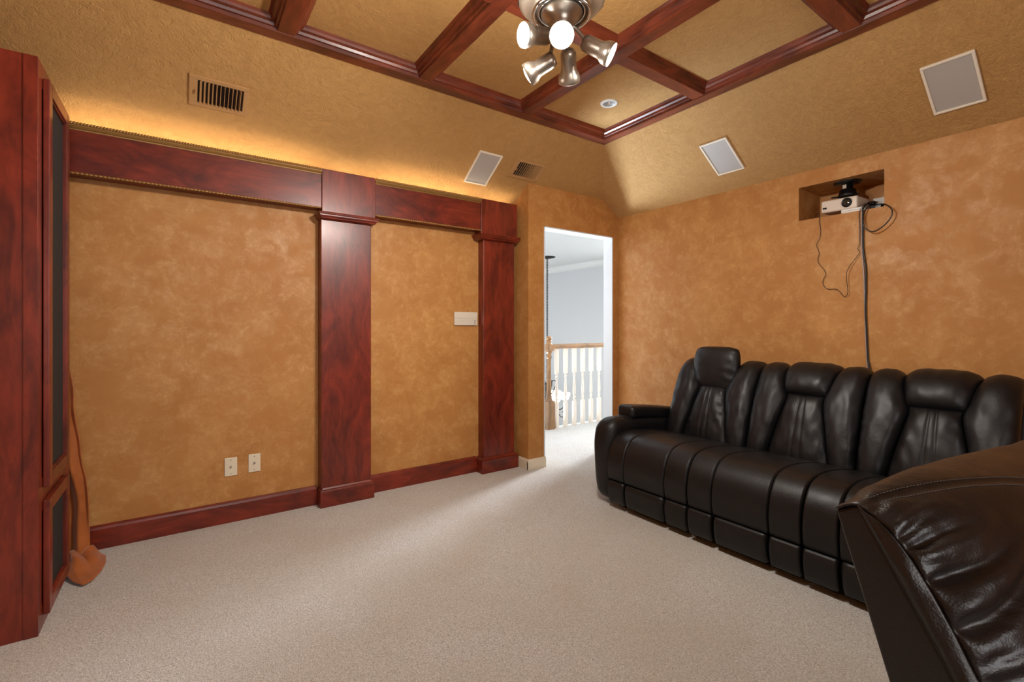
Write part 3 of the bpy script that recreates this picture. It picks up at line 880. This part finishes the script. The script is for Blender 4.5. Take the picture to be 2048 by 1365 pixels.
def strip(bm, F, ya, yb, sg, s0, s1, H, nu=22, nv=40, pu=5, qu=.5, pv=16, qv=.5, wr=0, seed=0, t0=0, t1=1, back=.03, groove=()):
    P_, N_ = PN(F, ya, yb)
    def g(s, t):
        return s
    fs0 = s0 if callable(s0) else (lambda t, c=s0: c)
    fs1 = s1 if callable(s1) else (lambda t, c=s1: c)
    def P(u, v):
        t = t0 + (t1 - t0) * v; a, b = fs0(v), fs1(v)
        return P_(a + (b - a) * u, t)
    def N(u, v): return N_(0, t0 + (t1 - t0) * v, sg)
    def h(u, v):
        e = edge(u, pu, qu) * edge(v, pv, qv)
        x = H * e
        p = P(u, v)
        if wr:
            rim = min(u, 1 - u)
            x += wr * noise.noise(V((p.x * 9 + seed, p.y * 26, p.z * 14))) * (.4 + .6 * gauss(rim, .22)) * min(1, rim * 12)
            x += wr * .8 * math.sin(p.z * 95 + 4 * noise.noise(p * 7)) * gauss(rim - .08, .12) * max(0, noise.noise(V((p.x * 5 + seed, p.y * 7, p.z * 5)) * 1.3))
        for gu in groove:
            x -= .0045 * gauss(u - gu, .022)
        return x
    pillow(bm, P, N, h, nu, nv, back)
    return bm
Y0s = [2.190, 1.589, .990]; SW = .600
for i, y0 in enumerate(Y0s):
    y1 = y0 - SW + .004
    a, b = (.23, .75) if i == 0 else (.25, .75)
    bm = nb()
    strip(bm, SEAT, y0, y1, 1, 0, a, .017, pu=9, wr=.006, seed=i * 7, nv=56)
    strip(bm, SEAT, y0, y1, 1, a, b, .026, nu=44, pu=12, wr=.007 if i == 0 else .005, seed=i * 7 + 2, nv=60)
    strip(bm, SEAT, y0, y1, 1, b, 1, .017, pu=9, wr=.006, seed=i * 7 + 4, nv=56)
    obj('seat_cushion', bm, M_LEATHER, so, smooth=True)
    bm = nb()
    for (p, q) in ((0, a), (a, b), (b, 1)):
        strip(bm, FOOT, y0, y1, 1, p, q, .013, nu=16, nv=14, pu=10, pv=8, wr=.002, seed=i)
    obj('footrest', bm, M_LEATHER, so, smooth=True)
    # backrest
    lb = spline_fn([(0, .20), (.25, .26), (.5, .325), (.6, .30), (.8, .25), (1, .235)])
    def Lb(t, f=lb):
        lo, hi = 0.0, 1.0
        for _ in range(18):
            m_ = (lo + hi) / 2
            if f(m_).x < t: lo = m_
            else: hi = m_
        return f((lo + hi) / 2).y
    Rb = lambda t: 1 - Lb(t) + .0
    bm = nb()
    strip(bm, BACK, y0, y1, -1 * -1, 0, Lb, .062, nu=28, nv=60, pu=3.0, qu=.55, pv=14, wr=.009, seed=i * 5 + 1, back=.02)
    strip(bm, BACK, y0, y1, 1, Rb, 1, .062, nu=28, nv=60, pu=3.0, qu=.55, pv=14, wr=.009, seed=i * 5 + 3, back=.02)
    strip(bm, BACK, y0, y1, 1, lambda v: Lb(v * .56), lambda v: Rb(v * .56), .046, nu=44, nv=40, pu=3.2, qu=.55, pv=5, wr=.008, seed=i * 5 + 2, t0=0, t1=.56, groove=(.43, .57))
    # centre infill above / behind the headrest
    strip(bm, BACK, y0, y1, 1, lambda v: Lb(.56 + v * .40), lambda v: Rb(.56 + v * .40), .010, nu=14, nv=20, t0=.56, t1=1.0)
    bk = obj('backrest', bm, M_LEATHER, so, smooth=True)
    if i != 0:
        bm = nb()
        strip(bm, BACK, y0, y1, 1, lambda v: Lb(.545 + v * .40) - .015, lambda v: Rb(.545 + v * .40) + .015, .074, nu=40, nv=40, pu=4, qu=.5, pv=4, qv=.5, wr=.007, seed=i * 3 + 9, t0=.545, t1=.97)
        obj('headrest', bm, M_LEATHER, bk, smooth=True)
    else:
        bm = nb()
        # raised headrest: a fat cushion tipped forward on top of the back
        c0 = V((3.135, (y0 + y1) / 2 + .0, .905)); wv = .175; hv = .165
        up = V((.12, 0, 1)).normalized(); nn = V((-1, 0, .12)).normalized()
        def Pq(u, v):
            sx = (u - .5) * 2; sy = (v - .5) * 2
            wid = wv * (.80 + .20 * min(1, (v + .15) * 1.5))
            # rounded corners
            rx = sx * wid * (1 - .10 * abs(sy) ** 4); ry = sy * hv * (1 - .12 * abs(sx) ** 4)
            return c0 + V((0, -rx, 0)) + up * ry
        def hq(u, v):
            e_ = edge(u, 3.2, .5) * edge(v, 3.2, .5)
            p = Pq(u, v); rim = min(u, 1 - u)
            return .062 * e_ + .007 * noise.noise(V((p.x * 9, p.y * 18, p.z * 30))) * gauss(rim, .25) * min(1, rim * 10)
        pillow(bm, Pq, lambda u, v: nn, hq, 40, 40, .001)
        def hb(u, v): return .05 * edge(u, 3.2, .5) * edge(v, 3.2, .5)
        pillow(bm, Pq, lambda u, v: -nn, hb, 30, 30, .001)
        obj('headrest', bm, M_LEATHER, bk, smooth=True)['label'] = 'headrest raised above the backrest'
# shell behind and below
bm = nb()
prism(bm, [(3.03, .05), (3.03, .36), (3.10, .60), (3.20, .84), (3.28, .89), (3.36, .87), (3.42, .78), (3.42, .05)], 'y', .385, 2.192)
obj('back_shell', bm, M_LEATHER, so, bevel=.015, seg=4)
obj('base', bx(2.43, 3.34, .40, 2.18, 0, .20), plain('black_underframe', lin(14, 12, 12), .8), so)
M_RUB = plain('chrome_cup_rim', lin(120, 124, 130), .2, metal=.9)
for side, (ya, yb, outer) in enumerate([(2.184, 2.372, 1), (.206, .394, -1)]):
    def fn(p, ya=ya, yb=yb, outer=outer):
        p = p.copy()
        inner_y = ya if outer > 0 else yb; oy = yb if outer > 0 else ya
        k = (p.y - inner_y) / (oy - inner_y)      # 0 inner, 1 outer
        # outer side pulled in towards the floor, front leaning
        zz = p.z
        p.y -= outer * k * (.040 * max(0, (.40 - zz) / .40) ** 1.5 + .0)
        if p.x < 2.6:
            p.x += .045 * max(0, (zz - .40) / .18) ** 2 * (2.6 - p.x) / .25 + .02 * max(0, (.15 - zz) / .15)
        p.z -= .02 * k * k if zz > .4 else 0
        if zz > .3: p.z -= .05 * max(0, (p.x - 2.7) / .6)
        return p
    am = obj('armrest', rbox(nb(), 2.350, 3.36, ya, yb, .025, .585, .078, 8, fn), M_LEATHER, so, smooth=True)
    yc = (ya + yb) / 2 - .012 * outer
    def fp(p, yc=yc):
        p = p.copy(); k = (p.x - 2.6) / .55
        p.z -= .065 * max(0, k) ** 1.3
        p.y = yc + (p.y - yc) * (1 - .1 * k)
        return p
    obj('arm_pad', rbox(nb(), 2.590, 3.20, yc - .078, yc + .078, .555, .650, .034, 6, fp), M_LEATHER, am, smooth=True)
    lathe_bm = lathe(nb(), [(.043, .545), (.043, .566), (.046, .572), (.050, .572), (.053, .566), (.053, .556)], (2.515, yc, 0), 32, cap=False)
    cu = obj('cup_holder', lathe_bm, M_RUB, am, smooth=True)
    obj('cup_well', lathe(nb(), [(.044, .563), (.042, .560), (.02, .559), (.001, .559)], (2.515, yc, 0), 24), M_BLACK, cu)
# stitching on seats: two pale seams between neighbours
bm = nb()
for yb_ in (1.589, .990):
    for dy in (.010, -.010):
        for k_ in range(60):
            t = .12 + .86 * k_ / 60
            q = SEAT(t); d = fr(SEAT, t); n_ = V((-d.y, 0, d.x))
            n_ = n_ if n_.z > 0 or n_.x < 0 else -n_
            base = V((q.x, yb_ + dy, q.y)) + n_ * .0125
            tube(bm, [base - V((d.x, 0, d.y)) * .0042, base + V((d.x, 0, d.y)) * .0042], .0008, 4)
obj('stitching', bm, M_THREAD, so)

# ================================================================== FOREGROUND RECLINER
rc = thing('recliner_chair', 'dark brown leather recliner in the near right corner, puckered back cushion', 'recliner', (1.03, .376, 0), (0, 0, math.radians(-8)))
XL, XR = 1.030, 2.08
Rr = [(.376, .850), (.288, .573), (.20, .30), (.17, .12)]
Ff = [(.336, .872), (.208, .654), (.10, .46), (.03, .30), (0.0, .12)]
bm = nb(); prism(bm, Rr + Ff[::-1], 'x', XL, XR)
obj('back_shell', bm, M_LEATHER_F, rc, bevel=.006, seg=3)
S1 = spline_fn([(.378, .852), (.350, .869), (.328, .868), (.290, .845), (.250, .800), (.205, .725), (.166, .650), (.10, .54), (.04, .43), (0, .34)])
def Pf(u, v):
    q = S1(v)
    # rear edge runs straight; base sheet sags a little deeper away from the seam
    return V((XL + (XR - XL) * u, q.x, q.y))
def Nf(u, v):
    v_ = min(max(v, .03), .97)
    d = fr(S1, v_, .05)
    n_ = V((0, d.y, -d.x))
    if n_.dot(V((0, -.6, .8))) < 0: n_ = -n_
    return n_.normalized()
def hf(u, v):
    x = (XR - XL) * u
    eu = (1 - math.exp(-(x / .085))) * (1 - max(0, (u - .93) / .07) ** 4)
    ev = min(1, v / .16) ** .55 * min(1, (1 - v) / .1) ** .5
    H_ = .049 + .034 * gauss(v - .55, .3)
    r_ = (H_ + .016 * gauss(x - .30, .25) - .004 * max(0, x - .55) / .45 * gauss(v - .15, .3)) * eu * ev
    for vk, sl, dp, ln, w_ in ((.185, .10, .010, .10, .009), (.225, .22, .016, .16, .011), (.285, .26, .020, .22, .013), (.365, .22, .020, .30, .018), (.44, .05, .007, .16, .014), (.50, -.10, .009, .24, .024), (.61, .25, .010, .25, .024), (.74, .1, .007, .3, .030)):
        c_ = vk - sl * x + .02 * math.sin(x * 14 + vk * 20)
        fade = min(1, x / .02) * max(0, 1 - x / ln)
        r_ -= dp * gauss(v - c_, w_) * fade
        r_ += dp * .7 * gauss(v - c_ + .05, w_ * 1.5) * fade
    p = Pf(u, v)
    r_ += .006 * noise.noise(V((p.x * 7, p.y * 12, p.z * 15))) * min(1, x / .05)
    r_ += (.0050 * noise.noise(V((p.x * 22, p.y * 34, p.z * 44))) + .0022 * noise.noise(V((p.x * 60, p.y * 90, p.z * 110)))) * gauss(x, .16) * min(1, x / .01)
    vs = .235 - .10 * x if False else .17
    r_ -= .0045 * gauss(v - SV(x), .007) * min(1, x / .03)
    return max(r_, 0)
def SV(x): return .075 + .20 * x ** .9
bm = nb(); pillow(bm, Pf, Nf, hf, 150, 150, .004)
bc = obj('back_cushion', bm, M_LEATHER_F, rc, smooth=True)
# double row of stitches along the crown and the thread down the side seam
bm = nb()
for dv in (-.011, .011):
    for k_ in range(118):
        x = .03 + .90 * k_ / 118
        def W(x):
            u = x / (XR - XL); v_ = SV(x) + dv
            return Pf(u, v_) + Nf(u, v_) * (hf(u, v_) + .0006)
        tube(bm, [W(x), W(x + .0048)], .0009, 4)
obj('stitching', bm, M_THREAD, bc)
# gusset strip between the shell and the cushion
F1 = spline_fn(Ff)
def G(u, v):
    a = F1(v * .93); b = S1(.13 + v * .80)
    p = V((XL, a.x + (b.x - a.x) * u, a.y + (b.y - a.y) * u))
    p.x -= .012 * math.sin(PI * u) * min(1, v * 8) + .004 * noise.noise(V((u * 2, v * 14, 0))) * math.sin(PI * u) + .002
    return p
bm = nb(); grid(bm, G, 16, 90)
obj('side_gusset', bm, M_LEATHER_F, rc, smooth=True, solid=.003)
bm = nb()
for k_ in range(90):
    v_ = .02 + .95 * k_ / 90
    tube(bm, [G(.97, v_) - V((.0015, 0, 0)), G(.97, v_ + .0062) - V((.0015, 0, 0))], .0009, 4)
obj('seam_thread', bm, M_BLACK, rc)
# rim seam along the shell's top
# seat and arms (outside the frame, they carry the backrest)
obj('seat_cushion', rbox(nb(), XL + .01, XR - .01, -.62, .02, .20, .46, .07, 6), M_LEATHER_F, rc, smooth=True)
obj('base', bx(XL + .02, XR - .02, -.55, .20, 0, .22), plain('recliner_underframe', lin(14, 12, 12), .8), rc)
for x0 in (XL - .175, XR - .005):
    obj('armrest', rbox(nb(), x0, x0 + .18, -.62, .06, .02, .56, .075, 7), M_LEATHER_F, rc, smooth=True)
